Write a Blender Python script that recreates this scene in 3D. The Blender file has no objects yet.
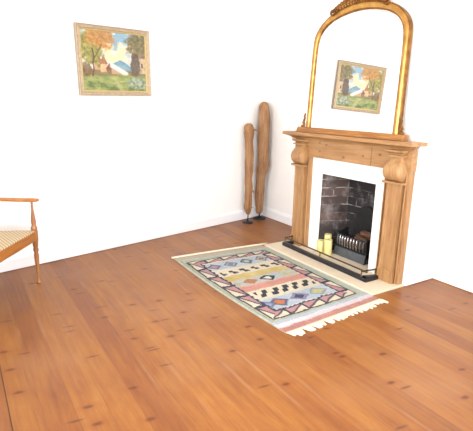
import bpy, bmesh, math, random
from mathutils import Vector, Matrix, noise
random.seed(7)
PI = math.pi
SC = bpy.context.scene
COL = SC.collection

# ------------------------------------------------------------------ helpers
def lin(c):
    c = c / 255.0
    return c / 12.92 if c <= 0.04045 else ((c + 0.055) / 1.055) ** 2.4

def S(r, g, b):
    return (lin(r), lin(g), lin(b), 1.0)

class MB:
    """collects vertices and faces for ONE mesh"""
    def __init__(self):
        self.v = []; self.f = []
    def add(self, vs, fs):
        n = len(self.v)
        self.v += [tuple(p) for p in vs]
        self.f += [tuple(i + n for i in f) for f in fs]
    def box(self, x0, x1, y0, y1, z0, z1):
        self.add([(x0, y0, z0), (x1, y0, z0), (x1, y1, z0), (x0, y1, z0),
                  (x0, y0, z1), (x1, y0, z1), (x1, y1, z1), (x0, y1, z1)],
                 [(0, 3, 2, 1), (4, 5, 6, 7), (0, 1, 5, 4), (1, 2, 6, 5), (2, 3, 7, 6), (3, 0, 4, 7)])
    def beam(self, a, b, w, h, up=(0, 0, 1)):
        """rectangular bar from a to b, w sideways, h along up"""
        a = Vector(a); b = Vector(b); d = (b - a).normalized()
        s = d.cross(Vector(up)).normalized(); u = s.cross(d)
        vs = []
        for p in (a, b):
            for i, j in ((-1, -1), (1, -1), (1, 1), (-1, 1)):
                vs.append(p + s * (i * w / 2) + u * (j * h / 2))
        self.add(vs, [(0, 1, 2, 3), (7, 6, 5, 4), (0, 4, 5, 1), (1, 5, 6, 2), (2, 6, 7, 3), (3, 7, 4, 0)])
    def loft(self, rings, cap=True, closed=False):
        n = len(rings[0]); base = len(self.v)
        for r in rings: self.v += [tuple(p) for p in r]
        m = len(rings)
        for k in range(m if closed else m - 1):
            a = base + k * n; b = base + ((k + 1) % m) * n
            for i in range(n):
                j = (i + 1) % n
                self.f.append((a + i, a + j, b + j, b + i))
        if cap and not closed:
            self.f.append(tuple(base + i for i in reversed(range(n))))
            self.f.append(tuple(base + (m - 1) * n + i for i in range(n)))
    def tube(self, pts, r, n=10, cap=True):
        pts = [Vector(p) for p in pts]
        rr = r if isinstance(r, (list, tuple)) else [r] * len(pts)
        rings = []
        t0 = (pts[1] - pts[0]).normalized()
        ref = Vector((0, 0, 1)) if abs(t0.z) < 0.9 else Vector((1, 0, 0))
        for k, p in enumerate(pts):
            t = (pts[min(k + 1, len(pts) - 1)] - pts[max(k - 1, 0)]).normalized()
            s = t.cross(ref).normalized(); u = s.cross(t)
            ref = u
            rings.append([p + (s * math.cos(2 * PI * i / n) + u * math.sin(2 * PI * i / n)) * rr[k] for i in range(n)])
        self.loft(rings, cap)
    def lathe(self, prof, c=(0, 0, 0), n=20):
        rings = [[(c[0] + r * math.cos(2 * PI * i / n), c[1] + r * math.sin(2 * PI * i / n), c[2] + z) for i in range(n)] for r, z in prof]
        self.loft(rings)
    def blob(self, c, rx, ry, rz, n=10, m=7, rot=None):
        c = Vector(c); rings = []
        for k in range(m):
            th = PI * (k + 0.5) / m
            ring = []
            for i in range(n):
                a = 2 * PI * i / n
                p = Vector((rx * math.sin(th) * math.cos(a), ry * math.sin(th) * math.sin(a), -rz * math.cos(th)))
                if rot: p = rot @ p
                ring.append(c + p)
            rings.append(ring)
        self.loft(rings)
    def prism(self, poly, ext):
        """poly: list of 3D points, ext: vector"""
        e = Vector(ext); n = len(poly)
        self.add([Vector(p) for p in poly] + [Vector(p) + e for p in poly],
                 [tuple(range(n)), tuple(reversed(range(n, 2 * n)))] + [(i, i + n, (i + 1) % n + n, (i + 1) % n) for i in range(n)])
    def build(self, name, mat, parent=None, smooth=False, bevel=0, sub=0):
        me = bpy.data.meshes.new(name)
        me.from_pydata(self.v, [], self.f)
        bm = bmesh.new(); bm.from_mesh(me)
        bmesh.ops.recalc_face_normals(bm, faces=bm.faces)
        bm.to_mesh(me); bm.free()
        if mat: me.materials.append(mat)
        o = bpy.data.objects.new(name, me); COL.objects.link(o)
        if parent: o.parent = parent
        if smooth:
            for p in me.polygons: p.use_smooth = True
            if smooth == 'auto':
                try:
                    me.set_sharp_from_angle(angle=math.radians(40))
                except Exception: pass
        if bevel:
            b = o.modifiers.new('bevel', 'BEVEL'); b.width = bevel; b.segments = 2; b.limit_method = 'ANGLE'
        if sub:
            s = o.modifiers.new('sub', 'SUBSURF'); s.levels = sub; s.render_levels = sub
        return o

def tag(o, label, cat, group=None):
    o['label'] = label; o['category'] = cat
    if group: o['group'] = group
    return o

def thing(name, label, cat, loc=(0, 0, 0), rz=0, group=None):
    o = bpy.data.objects.new(name, None); COL.objects.link(o)
    o.location = loc; o.rotation_euler = (0, 0, rz); o.empty_display_size = 0.1
    return tag(o, label, cat, group)

def struct(o):
    o['kind'] = 'structure'; return o

def copy_thing(root, loc, label=None):
    r = root.copy(); COL.objects.link(r); r.location = loc
    if label: r['label'] = label
    for ch in list(root.children):
        c = ch.copy(); COL.objects.link(c); c.parent = r
        for g in ch.children:
            d = g.copy(); COL.objects.link(d); d.parent = c
    return r

# ------------------------------------------------------------------ node helper
class NG:
    def __init__(self, name):
        self.m = bpy.data.materials.new(name); self.m.use_nodes = True
        self.t = self.m.node_tree; self.n = self.t.nodes; self.l = self.t.links
        self.bsdf = self.n.get('Principled BSDF')
    def put(self, sock, val):
        if isinstance(val, bpy.types.NodeSocket): self.l.new(val, sock)
        else: sock.default_value = val
    def node(self, typ, **kw):
        nd = self.n.new(typ)
        for k, v in kw.items(): setattr(nd, k, v)
        return nd
    def math(self, op, a, b=0.0, c=None, clamp=False):
        nd = self.node('ShaderNodeMath', operation=op, use_clamp=clamp)
        self.put(nd.inputs[0], a); self.put(nd.inputs[1], b)
        if c is not None: self.put(nd.inputs[2], c)
        return nd.outputs[0]
    def coord(self, kind='Object'):
        return self.node('ShaderNodeTexCoord').outputs[kind]
    def sep(self, v):
        nd = self.node('ShaderNodeSeparateXYZ'); self.put(nd.inputs[0], v); return nd.outputs
    def comb(self, x, y, z):
        nd = self.node('ShaderNodeCombineXYZ')
        for i, q in enumerate((x, y, z)): self.put(nd.inputs[i], q)
        return nd.outputs[0]
    def noise(self, v, scale, detail=3, rough=0.55, dist=0.0):
        nd = self.node('ShaderNodeTexNoise')
        self.put(nd.inputs['Vector'], v); nd.inputs['Scale'].default_value = scale
        nd.inputs['Detail'].default_value = detail; nd.inputs['Roughness'].default_value = rough
        nd.inputs['Distortion'].default_value = dist
        return nd.outputs[0]
    def ramp(self, f, stops):
        nd = self.node('ShaderNodeValToRGB'); self.put(nd.inputs[0], f)
        els = nd.color_ramp.elements
        while len(els) < len(stops): els.new(0.5)
        for e, (p, c) in zip(els, stops): e.position = p; e.color = c
        return nd.outputs[0]
    def mix(self, f, a, b, mode='MIX'):
        nd = self.node('ShaderNodeMix', data_type='RGBA', blend_type=mode)
        self.put(nd.inputs[0], f); self.put(nd.inputs[6], a); self.put(nd.inputs[7], b)
        return nd.outputs[2]
    def mapr(self, v, a, b, c=0.0, d=1.0, smooth=True):
        nd = self.node('ShaderNodeMapRange')
        if smooth: nd.interpolation_type = 'SMOOTHSTEP'
        self.put(nd.inputs[0], v)
        for i, q in enumerate((a, b, c, d)): nd.inputs[i + 1].default_value = q
        return nd.outputs[0]
    def bump(self, h, s, d=0.01):
        nd = self.node('ShaderNodeBump'); self.put(nd.inputs['Height'], h)
        nd.inputs['Strength'].default_value = s; nd.inputs['Distance'].default_value = d
        self.l.new(nd.outputs[0], self.bsdf.inputs['Normal'])
    def out(self, col=None, rough=None, metal=None, spec=None, coat=None):
        b = self.bsdf.inputs
        if col is not None: self.put(b['Base Color'], col)
        if rough is not None: self.put(b['Roughness'], rough)
        if metal is not None: self.put(b['Metallic'], metal)
        if spec is not None: self.put(b['Specular IOR Level'], spec)
        if coat is not None: self.put(b['Coat Weight'], coat)
        return self.m

def plain(name, col, rough=0.6, metal=0.0, var=0.08, scale=12, bump=0.0, spec=None):
    g = NG(name); c = g.coord()
    n = g.noise(c, scale, 4)
    hi = tuple(min(1, q * (1 + var)) for q in col[:3]) + (1,)
    lo = tuple(q * (1 - var) for q in col[:3]) + (1,)
    g.out(g.ramp(n, [(0.3, lo), (0.7, hi)]), rough, metal, spec)
    if bump: g.bump(n, bump, 0.004)
    return g.m

def wood(name, c0, c1, c2, axis, rough=0.5, stretch=14, knots=0.0, coat=0.0, kcol=None, spots=()):
    """stretched grain; axis = direction of the grain"""
    g = NG(name); x, y, z = g.sep(g.coord())
    ax = {'x': 0, 'y': 1, 'z': 2}[axis]
    sc = [stretch] * 3; sc[ax] = 1.0
    v = g.comb(g.math('MULTIPLY', x, sc[0]), g.math('MULTIPLY', y, sc[1]), g.math('MULTIPLY', z, sc[2]))
    n1 = g.noise(v, 3.0, 5, 0.6, 0.6)
    n2 = g.noise(g.coord(), 4.0, 2)
    f = g.math('ADD', g.math('MULTIPLY', n1, 0.7), g.math('MULTIPLY', n2, 0.3))
    col = g.ramp(f, [(0.34, c0), (0.5, c1), (0.66, c2)])
    if knots:
        k = [6.0] * 3; k[ax] = 3.6
        vv = g.comb(g.math('MULTIPLY', x, k[0]), g.math('MULTIPLY', y, k[1]), g.math('MULTIPLY', z, k[2]))
        vo = g.node('ShaderNodeTexVoronoi'); g.put(vo.inputs['Vector'], vv); vo.inputs['Scale'].default_value = 1.0
        m = g.math('MULTIPLY', g.mapr(vo.outputs['Distance'], 0.06, 0.16, 1.0, 0.0),
                   g.math('GREATER_THAN', g.sep(vo.outputs['Color'])[0], 1 - knots))
        col = g.mix(g.math('MULTIPLY', m, 0.75), col, kcol)
    for (sy, sz, sr) in spots:          # single knots at given places on a board facing -x
        dy = g.math('MULTIPLY', g.math('SUBTRACT', y, sy), 0.62); dz = g.math('SUBTRACT', z, sz)
        d = g.math('SQRT', g.math('ADD', g.math('MULTIPLY', dy, dy), g.math('MULTIPLY', dz, dz)))
        d = g.math('ADD', d, g.math('MULTIPLY', g.math('SUBTRACT', n2, 0.5), 0.012))
        col = g.mix(g.math('MULTIPLY', g.mapr(d, sr * .35, sr, 1.0, 0.0), 0.75), col, kcol)
    g.out(col, rough, None, None, coat)
    g.bump(n1, 0.12, 0.003)
    return g.m

def attr_mat(name, rough, bscale, bstr):
    g = NG(name)
    a = g.node('ShaderNodeAttribute', attribute_name='paint')
    n = g.noise(g.coord(), bscale, 3)
    g.out(g.mix(0.25, a.outputs['Color'], g.mix(n, a.outputs['Color'], (1, 1, 1, 1), 'SOFT_LIGHT')), rough)
    g.bump(n, bstr, 0.002)
    return g.m

# ------------------------------------------------------------------ materials
M = {}
M['wall'] = plain('wall_paint', (0.88, 0.875, 0.86, 1), 0.75, var=0.01, scale=6, bump=0.03)
M['ceiling'] = plain('ceiling_paint', (0.88, 0.88, 0.87, 1), 0.85, var=0.01, scale=6)
M['gloss_white'] = plain('white_gloss_paint', (0.86, 0.86, 0.87, 1), 0.3, var=0.01)
M['panel_white'] = plain('white_panel_paint', (0.87, 0.86, 0.83, 1), 0.5, var=0.015)
P0, P1, P2 = S(138, 98, 60), S(160, 119, 76), S(174, 136, 94)
KN = S(104, 60, 30)
M['pine_y'] = wood('waxed_pine_crossgrain', P0, P1, P2, 'y', knots=0.3, kcol=KN, stretch=12)
M['pine_frieze'] = wood('waxed_pine_knotty', P0, P1, P2, 'y', kcol=KN, stretch=12, spots=[(0.356, 1.132, 0.014), (0.258, 1.118, 0.013), (0.348, 1.048, 0.013), (0.019, 1.021, 0.015), (-0.220, 1.060, 0.014), (-0.409, 1.090, 0.016)])
M['pine_z'] = wood('waxed_pine_upright', P0, P1, P2, 'z', knots=0.15, kcol=KN, stretch=14)
M['pine_dark'] = plain('pine_shadow_gap', S(60, 35, 18), 0.8)
M['stone'] = plain('cream_stone', S(212, 196, 172), 0.45, var=0.05, scale=7)
M['iron'] = plain('dark_iron', S(50, 49, 53), 0.42, 0.6, var=0.2, scale=30, bump=0.1)
M['black_iron'] = plain('black_iron', S(26, 26, 28), 0.6, 0.3, var=0.3, scale=30, bump=0.2)
M['steel'] = plain('polished_steel', S(196, 194, 196), 0.22, 1.0, var=0.1)
M['grey_iron'] = plain('greyed_iron', S(96, 100, 106), 0.45, 0.6, var=0.2, scale=20, bump=0.15)
M['brass'] = plain('aged_brass', S(98, 78, 54), 0.35, 0.8, var=0.15, scale=25)
M['candle'] = plain('ivory_wax', S(214, 202, 136), 0.5, var=0.03)
M['candle'].node_tree.nodes['Principled BSDF'].inputs['Subsurface Weight'].default_value = 0.15
M['wick'] = plain('burnt_wick', S(40, 34, 30), 0.9)
M['log'] = wood('charred_log_bark', S(44, 30, 24), S(96, 64, 46), S(130, 92, 66), 'y', 0.85, 6)
M['drift'] = wood('weathered_driftwood', S(104, 70, 44), S(152, 110, 72), S(172, 134, 98), 'z', 0.7, 16)
M['drift_red'] = wood('reddish_driftwood', S(98, 64, 36), S(142, 100, 62), S(162, 122, 82), 'z', 0.65, 16)
M['chair_wood'] = wood('honey_beech', S(112, 68, 36), S(156, 102, 58), S(180, 130, 84), 'z', 0.35, 14, coat=0.2)
M['chair_wood_y'] = wood('honey_beech_rail', S(136, 80, 28), S(168, 104, 38), S(180, 122, 58), 'y', 0.35, 14, coat=0.2)
M['cord'] = plain('cream_cotton', S(214, 200, 178), 0.9, var=0.08, scale=60)

def gold(name, a, b, rough):
    g = NG(name); n = g.noise(g.coord(), 14, 4)
    g.out(g.ramp(n, [(0.35, a), (0.65, b)]), rough, 0.75)
    g.bump(g.noise(g.coord(), 40, 3), 0.08, 0.003)
    return g.m
M['gilt'] = gold('gilded_frame', S(172, 124, 60), S(204, 158, 88), 0.36)
M['gilt_dark'] = gold('gilded_carving_edge_shade', S(108, 70, 32), S(156, 110, 56), 0.5)
M['pic_frame'] = plain('pale_gilt_moulding', S(174, 155, 130), 0.5, 0.15, var=0.14, scale=45, bump=0.3)
M['pic_slip'] = plain('gilt_slip', S(190, 166, 108), 0.4, 0.3, var=0.08, scale=40)
M['back_card'] = plain('brown_backing', S(120, 96, 66), 0.8)

g = NG('silvered_mirror_glass')
g.out((0.97, 0.97, 0.965, 1), 0.0, 1.0); M['mirror'] = g.m

# window glass : clear pane
g = NG('window_pane_glass')
tr = g.node('ShaderNodeBsdfTransparent'); gl = g.node('ShaderNodeBsdfGlossy'); gl.inputs['Roughness'].default_value = 0.0
fr = g.node('ShaderNodeFresnel'); fr.inputs[0].default_value = 1.45
mx = g.node('ShaderNodeMixShader')
g.l.new(fr.outputs[0], mx.inputs[0]); g.l.new(tr.outputs[0], mx.inputs[1]); g.l.new(gl.outputs[0], mx.inputs[2])
g.l.new(mx.outputs[0], g.n.get('Material Output').inputs['Surface']); M['pane'] = g.m

# floor boards, running along world y
def floor_mat():
    g = NG('varnished_pine_boards')
    x, y, z = g.sep(g.coord('Object'))
    W = 0.142
    bx = g.math('DIVIDE', g.math('SUBTRACT', x, 0.092), W)
    idx = g.math('FLOOR', bx); fx = g.math('FRACT', bx)
    wn = g.node('ShaderNodeTexWhiteNoise', noise_dimensions='1D'); g.put(wn.inputs['W'], idx)
    rnd = wn.outputs['Value']; rc = g.sep(wn.outputs['Color'])
    yy = g.math('ADD', y, g.math('MULTIPLY', rnd, 37.0))
    v = g.comb(g.math('MULTIPLY', x, 26.0), g.math('MULTIPLY', yy, 1.3), 0.0)
    grain = g.noise(v, 1.6, 5, 0.6, 0.8)
    broad = g.noise(g.comb(x, y, 0.0), 1.1, 3)
    mid = g.noise(g.comb(g.math('MULTIPLY', x, 6.0), g.math('MULTIPLY', yy, 1.5), 0.0), 1.7, 5, 0.65)
    f = g.math('ADD', g.math('MULTIPLY', grain, 0.34), g.math('ADD', g.math('MULTIPLY', mid, 0.50), g.math('MULTIPLY', rnd, 0.16)))
    col = g.ramp(f, [(0.32, S(110, 60, 28)), (0.44, S(128, 76, 35)), (0.56, S(144, 91, 40)), (0.72, S(162, 112, 56))])
    # redder / yellower boards
    col = g.mix(g.math('MULTIPLY', rc[1], 0.25), col, S(138, 80, 46))
    col = g.mix(g.math('MULTIPLY', g.mapr(broad, 0.45, 0.7), 0.35), col, S(158, 112, 74))
    e = g.math('MINIMUM', fx, g.math('SUBTRACT', 1.0, fx))
    # knots: short dark dashes lying across the boards
    def knots(sx, sy, thr, r0, r1, off):
        vx = g.math('ADD', g.math('MULTIPLY', x, sx), g.math('ADD', g.math('MULTIPLY', y, 0.5), off))
        vy = g.math('MULTIPLY', g.math('ADD', y, g.math('MULTIPLY', x, 0.12)), sy)
        vo = g.node('ShaderNodeTexVoronoi', voronoi_dimensions='2D')
        wob = g.noise(g.comb(x, y, 0.0), 30, 2)
        g.put(vo.inputs['Vector'], g.comb(g.math('ADD', vx, g.math('MULTIPLY', wob, 0.06)), g.math('ADD', vy, g.math('MULTIPLY', wob, 0.10)), 0.0)); vo.inputs['Scale'].default_value = 1.0
        return g.math('MULTIPLY', g.mapr(vo.outputs['Distance'], r0, r1, 1.0, 0.0), g.math('GREATER_THAN', g.sep(vo.outputs['Color'])[0], thr))
    k1 = knots(4.2, 8.0, 0.74, 0.03, 0.16, 0.0)
    k2 = knots(3.3, 15.0, 0.86, 0.02, 0.20, 3.7)
    k = g.math('MAXIMUM', k1, k2)
    halo = knots(4.2, 8.0, 0.74, 0.10, 0.42, 0.0)
    col = g.mix(g.math('MULTIPLY', halo, 0.35), col, S(132, 72, 34))
    col = g.mix(g.math('MULTIPLY', k, 0.8), col, S(84, 42, 22))
    worn = g.math('MULTIPLY', g.mapr(e, 0.0, 0.11, 1.0, 0.0), g.mapr(g.noise(g.comb(g.math('MULTIPLY', x, 3.0), g.math('MULTIPLY', y, 1.1), 2.0), 1.3, 3), 0.52, 0.7))
    col = g.mix(g.math('MULTIPLY', worn, 0.3), col, S(176, 138, 108))
    # seams between boards, of uneven strength
    seam = g.mapr(e, 0.008, 0.028, 1.0, 0.0)
    amt = g.mapr(g.noise(g.comb(g.math('MULTIPLY', x, 2.0), g.math('MULTIPLY', y, 0.5), 0.0), 1.0, 2), 0.4, 0.75, 0.05, 0.5)
    col = g.mix(g.math('MULTIPLY', seam, amt), col, S(110, 62, 34))
    open_gap = g.math('MULTIPLY', g.math('LESS_THAN', g.math('ABSOLUTE', g.math('SUBTRACT', x, 0.092)), 0.003), 0.85)
    col = g.mix(open_gap, col, S(50, 28, 16))
    rough = g.mapr(mid, 0.3, 0.7, 0.34, 0.46)
    g.out(col, rough, 0.0, 0.32)
    hgt = g.math('SUBTRACT', g.math('MULTIPLY', grain, 0.3), g.math('MULTIPLY', seam, 0.6))
    g.bump(hgt, 0.12, 0.004)
    return g.m
M['floor'] = floor_mat()

def brick_mat(name, horiz, b0, b1, mortar, mdirty):
    g = NG(name); s = g.sep(g.coord('Object'))
    v = g.comb(s[horiz], s[2], 0.0)
    wob = g.noise(g.coord('Object'), 9, 3)
    v2 = g.comb(g.math('ADD', s[horiz], g.math('MULTIPLY', wob, 0.02)), g.math('ADD', s[2], g.math('MULTIPLY', wob, 0.02)), 0.0)
    b = g.node('ShaderNodeTexBrick'); g.put(b.inputs['Vector'], v2)
    b.inputs['Scale'].default_value = 1.0
    b.inputs['Brick Width'].default_value = 0.30; b.inputs['Row Height'].default_value = 0.088
    b.inputs['Mortar Size'].default_value = 0.0055; b.inputs['Mortar Smooth'].default_value = 0.3
    b.inputs['Color1'].default_value = b0; b.inputs['Color2'].default_value = b1
    n = g.noise(g.coord('Object'), 7, 4)
    g.put(b.inputs['Mortar'], g.mix(g.mapr(n, 0.46, 0.68), mdirty, mortar))
    dust = g.mapr(g.noise(g.coord('Object'), 5.5, 5, 0.65), 0.50, 0.72)
    soot = g.mapr(g.noise(g.coord('Object'), 3.2, 4, 0.6), 0.48, 0.66)
    col0 = g.mix(g.math('MULTIPLY', soot, 0.75), b.outputs['Color'], S(34, 31, 33))
    col = g.mix(g.math('MULTIPLY', dust, 0.45), col0, mortar)
    g.out(col, 0.9)
    g.bump(b.outputs['Fac'], -0.5, 0.01)
    return g.m
M['brick_cheek'] = brick_mat('smoky_brown_brick', 0, S(104, 84, 77), S(64, 53, 51), S(166, 158, 156), S(78, 70, 68))
M['brick_back'] = brick_mat('sooted_brick', 1, S(42, 38, 39), S(31, 29, 30), S(140, 138, 140), S(52, 49, 50))
M['soot'] = plain('sooted_render', S(34, 31, 31), 0.95, var=0.3)

def cane_mat():
    g = NG('woven_cane'); x, y, z = g.sep(g.coord())
    def stripes(a, f): return g.math('ABSOLUTE', g.math('SINE', g.math('MULTIPLY', a, f)))
    d1 = stripes(g.math('ADD', x, y), 95.0); d2 = stripes(g.math('SUBTRACT', x, y), 95.0)
    w = g.math('MULTIPLY', d1, d2)
    g.out(g.ramp(w, [(0.03, S(140, 104, 64)), (0.25, S(198, 174, 132)), (0.8, S(214, 198, 164))]), 0.6)
    g.bump(w, 0.3, 0.003)
    return g.m
M['cane'] = cane_mat()
M['rug'] = attr_mat('woven_wool_kilim', 0.95, 180, 0.5)
M['canvas'] = attr_mat('painted_canvas', 0.55, 120, 0.25)

# ------------------------------------------------------------------ room (metres)
XC, XA = 3.1925, 3.5946          # chimney breast face, alcove wall
YR, YL = 2.288, 3.775            # chimney breast sides
BX = 0.20604; Y0 = 4.24437       # far wall runs on a slight skew: y = Y0 + BX*x
XL, YB, ZC = -1.35, -1.3, 2.86   # left wall, wall behind, ceiling
yb = lambda x: Y0 + BX * x
WA = math.atan(BX)
WD = Vector((math.cos(WA), math.sin(WA), 0)); WN = Vector((math.sin(WA), -math.cos(WA), 0))   # along / into the room

mb = MB(); T = 0.12
mb.prism([(XL - T, YB - T, 0), (XA + T, YB - T, 0), (XA + T, yb(XA + T) + T, 0), (XL - T, yb(XL - T) + T, 0)], (0, 0, -0.1))
struct(mb.build('floor', M['floor']))
mb = MB(); mb.prism([(XL - T, YB - T, ZC), (XA + T, YB - T, ZC), (XA + T, yb(XA + T) + T, ZC), (XL - T, yb(XL - T) + T, ZC)], (0, 0, 0.1))
struct(mb.build('ceiling', M['ceiling']))
mb = MB(); mb.prism([(XL, yb(XL), 0), (XA, yb(XA), 0), (XA + T, yb(XA) + T + .02, 0), (XL, yb(XL) + T, 0)], (0, 0, ZC))
struct(mb.build('wall_back', M['wall']))
mb = MB(); mb.box(XA, XA + T, YB, yb(XA), 0, ZC)
struct(mb.build('wall_right', M['wall']))

# walls with a window hole each
def holed_wall(name, axis, c, a0, a1, h0, h1, z0, z1, thick):
    mb = MB()
    def bx(p0, p1, q0, q1):
        if axis == 'x': mb.box(min(c, c + thick), max(c, c + thick), p0, p1, q0, q1)
        else: mb.box(p0, p1, min(c, c + thick), max(c, c + thick), q0, q1)
    bx(a0, h0, 0, ZC); bx(h1, a1, 0, ZC); bx(h0, h1, 0, z0); bx(h0, h1, z1, ZC)
    return struct(mb.build(name, M['wall']))
WL = (0.2, 2.9, 0.75, 2.45)      # window in the left wall: y0 y1 z0 z1
WB = (-0.4, 2.6, 0.55, 2.5)      # bay window behind: x0 x1 z0 z1
holed_wall('wall_left', 'x', XL, YB, yb(XL), WL[0], WL[1], WL[2], WL[3], -T)
holed_wall('wall_front', 'y', YB, XL, XA, WB[0], WB[1], WB[2], WB[3], -T)

def window(name, axis, c, a0, a1, z0, z1):
    f = MB()
    def bx(m, p0, p1, q0, q1, d0, d1):
        if axis == 'x': m.box(c - d1, c - d0, p0, p1, q0, q1)
        else: m.box(p0, p1, c - d1, c - d0, q0, q1)
    w = 0.06
    bx(f, a0, a0 + w, z0, z1, 0.03, 0.09); bx(f, a1 - w, a1, z0, z1, 0.03, 0.09)
    bx(f, a0, a1, z0, z0 + w, 0.03, 0.09); bx(f, a0, a1, z1 - w, z1, 0.03, 0.09)
    zm = (z0 + z1) / 2
    bx(f, a0, a1, zm - .03, zm + .03, 0.03, 0.09)
    for k in (1, 2):
        am = a0 + (a1 - a0) * k / 3; bx(f, am - .02, am + .02, z0, z1, 0.03, 0.09)
    fo = struct(f.build(name, M['gloss_white'], bevel=0.004))
    p = MB(); bx(p, a0, a1, z0, z1, 0.056, 0.060)
    p.build('pane', M['pane'], fo)
    s = MB(); bx(s, a0 - .05, a1 + .05, z0 - .03, z0, -0.08, 0.03)
    s.build('sill', M['gloss_white'], fo, bevel=0.004)
window('window_1', 'x', XL, *WL)
window('window_2', 'y', YB, *WB)

# chimney breast with the fire opening cut through it
OY0, OY1, OZ = 2.669, 3.362, 0.841; XP = 3.165      # fire opening, face of the white panel
mb = MB()
mb.box(XC, XA, YR, OY0 - .02, 0, ZC); mb.box(XC, XA, OY1 + .02, YL, 0, ZC); mb.box(XC, XA, OY0 - .02, OY1 + .02, OZ + .01, ZC)
struct(mb.build('wall_chimney', M['wall']))

# brick lining of the fire opening
XB = 3.45; BY0, BY1 = 2.79, 3.25
def quad_wall(name, pts, n, mat, z1=1.0):
    m = MB(); (x0, y0), (x1, y1) = pts
    m.prism([(x0, y0, 0.0), (x1, y1, 0.0), (x1 + n[0], y1 + n[1], 0.0), (x0 + n[0], y0 + n[1], 0.0)], (0, 0, z1))
    return m.build(name, mat)
struct(quad_wall('wall_firebox_left', [(XP + .002, OY1 - .001), (XB, BY1)], (.0, .012), M['brick_cheek'], OZ - .001))
struct(quad_wall('wall_firebox_right', [(XP + .002, OY0 + .001), (XB, BY0)], (0, -.012), M['brick_cheek'], OZ - .001))
struct(quad_wall('wall_firebox_back', [(XB, BY0 - .02), (XB, BY1 + .02)], (.03, 0), M['brick_back'], OZ + .01))
mb = MB(); mb.box(XP + .002, XB + .03, OY0 + .001, OY1 - .001, OZ - .002, OZ + .008); struct(mb.build('ceiling_firebox', M['soot']))

# baseboards and cornice
def skirt(name, a, b, n, h=0.135, d=0.018):
    a = Vector((a[0], a[1], 0)); b = Vector((b[0], b[1], 0)); n = Vector((n[0], n[1], 0)) * 1.0
    prof = [(0, 0.006), (d, 0.006), (d, h - .03), (d * .75, h - .022), (d * .55, h - .006), (d * .3, h), (0, h)]
    m = MB(); m.loft([[p + n * u + Vector((0, 0, z)) for u, z in prof] for p in (a, b)])
    return struct(m.build(name, M['gloss_white']))
skirt('baseboard_back', (XL, yb(XL)), (XA, yb(XA)), WN)
skirt('baseboard_right', (XA, YL), (XA, yb(XA)), (-1, 0))
skirt('baseboard_right_near', (XA, YB), (XA, YR), (-1, 0))
skirt('baseboard_chimney', (XC, YR), (XA, YR), (0, -1))
skirt('baseboard_left', (XL, YB), (XL, yb(XL)), (1, 0))

def cornice(name, a, b, n):
    a = Vector((a[0], a[1], 0)); b = Vector((b[0], b[1], 0)); n = Vector((n[0], n[1], 0))
    prof = [(0, ZC - .17), (.012, ZC - .17), (.016, ZC - .15), (.03, ZC - .12), (.06, ZC - .07), (.10, ZC - .03), (.12, ZC - .02), (.125, ZC), (0, ZC)]
    m = MB(); m.loft([[p + n * u + Vector((0, 0, z)) for u, z in prof] for p in (a, b)])
    return struct(m.build(name, M['ceiling'], smooth='auto'))
cornice('trim_1', (XL, yb(XL)), (XA, yb(XA)), WN)
cornice('trim_2', (XA, YL), (XA, yb(XA)), (-1, 0))
cornice('trim_3', (XC, YR - .1), (XC, YL + .1), (-1, 0))
cornice('trim_4', (XA, YB), (XA, YR), (-1, 0))

# ------------------------------------------------------------------ hearth slab
YC = 3.03; HZ = 0.02
mb = MB()
mb.prism([(2.787, 2.28, 0), (XC - .002, 2.28, 0), (XC - .002, OY0 + .018, 0), (XB - .002, BY0 + .003, 0), (XB - .002, BY1 - .003, 0), (XC - .002, OY1 - .018, 0), (XC - .002, 3.80, 0), (2.787, 3.80, 0)], (0, 0, HZ))
tag(mb.build('hearth_slab', M['stone'], bevel=0.003), 'cream stone hearth slab lying between the rug and the fire opening', 'hearth')

# ------------------------------------------------------------------ pine fireplace surround
fs = thing('fireplace_surround', 'waxed knotty pine fireplace surround with carved corbels and mantel shelf around the grate', 'fireplace', (XC, YC, HZ))
def W2L(m, org):      # move world-built mesh data under an unrotated thing at org
    m.v = [(a - org[0], b - org[1], c - org[2]) for a, b, c in m.v]
FO = (XC, YC, HZ)
def fpart(m, name, mat, parent=fs, **kw):
    W2L(m, FO); return m.build(name, mat, parent, **kw)
XF = 3.13                       # face of backing boards
m = MB(); m.box(2.992, XC - .001, 2.215, 3.835, 1.213, 1.246); fpart(m, 'mantel_shelf', M['pine_y'], bevel=0.006)
# bed moulding under the shelf
prof = [(XC - .002, 1.172), (3.098, 1.172), (3.092, 1.18), (3.084, 1.19), (3.06, 1.203), (3.04, 1.208), (3.035, 1.2125), (XC - .002, 1.2125)]
def ring_m(y, s):
    return [(x if x > XC - .01 else x, y + s * (XF - x) * (x < XC - .01), z) for x, z in prof]
m = MB(); m.loft([ring_m(YC - .725, -1), ring_m(YC + .725, 1)]); fpart(m, 'shelf_moulding', M['pine_y'])
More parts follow.
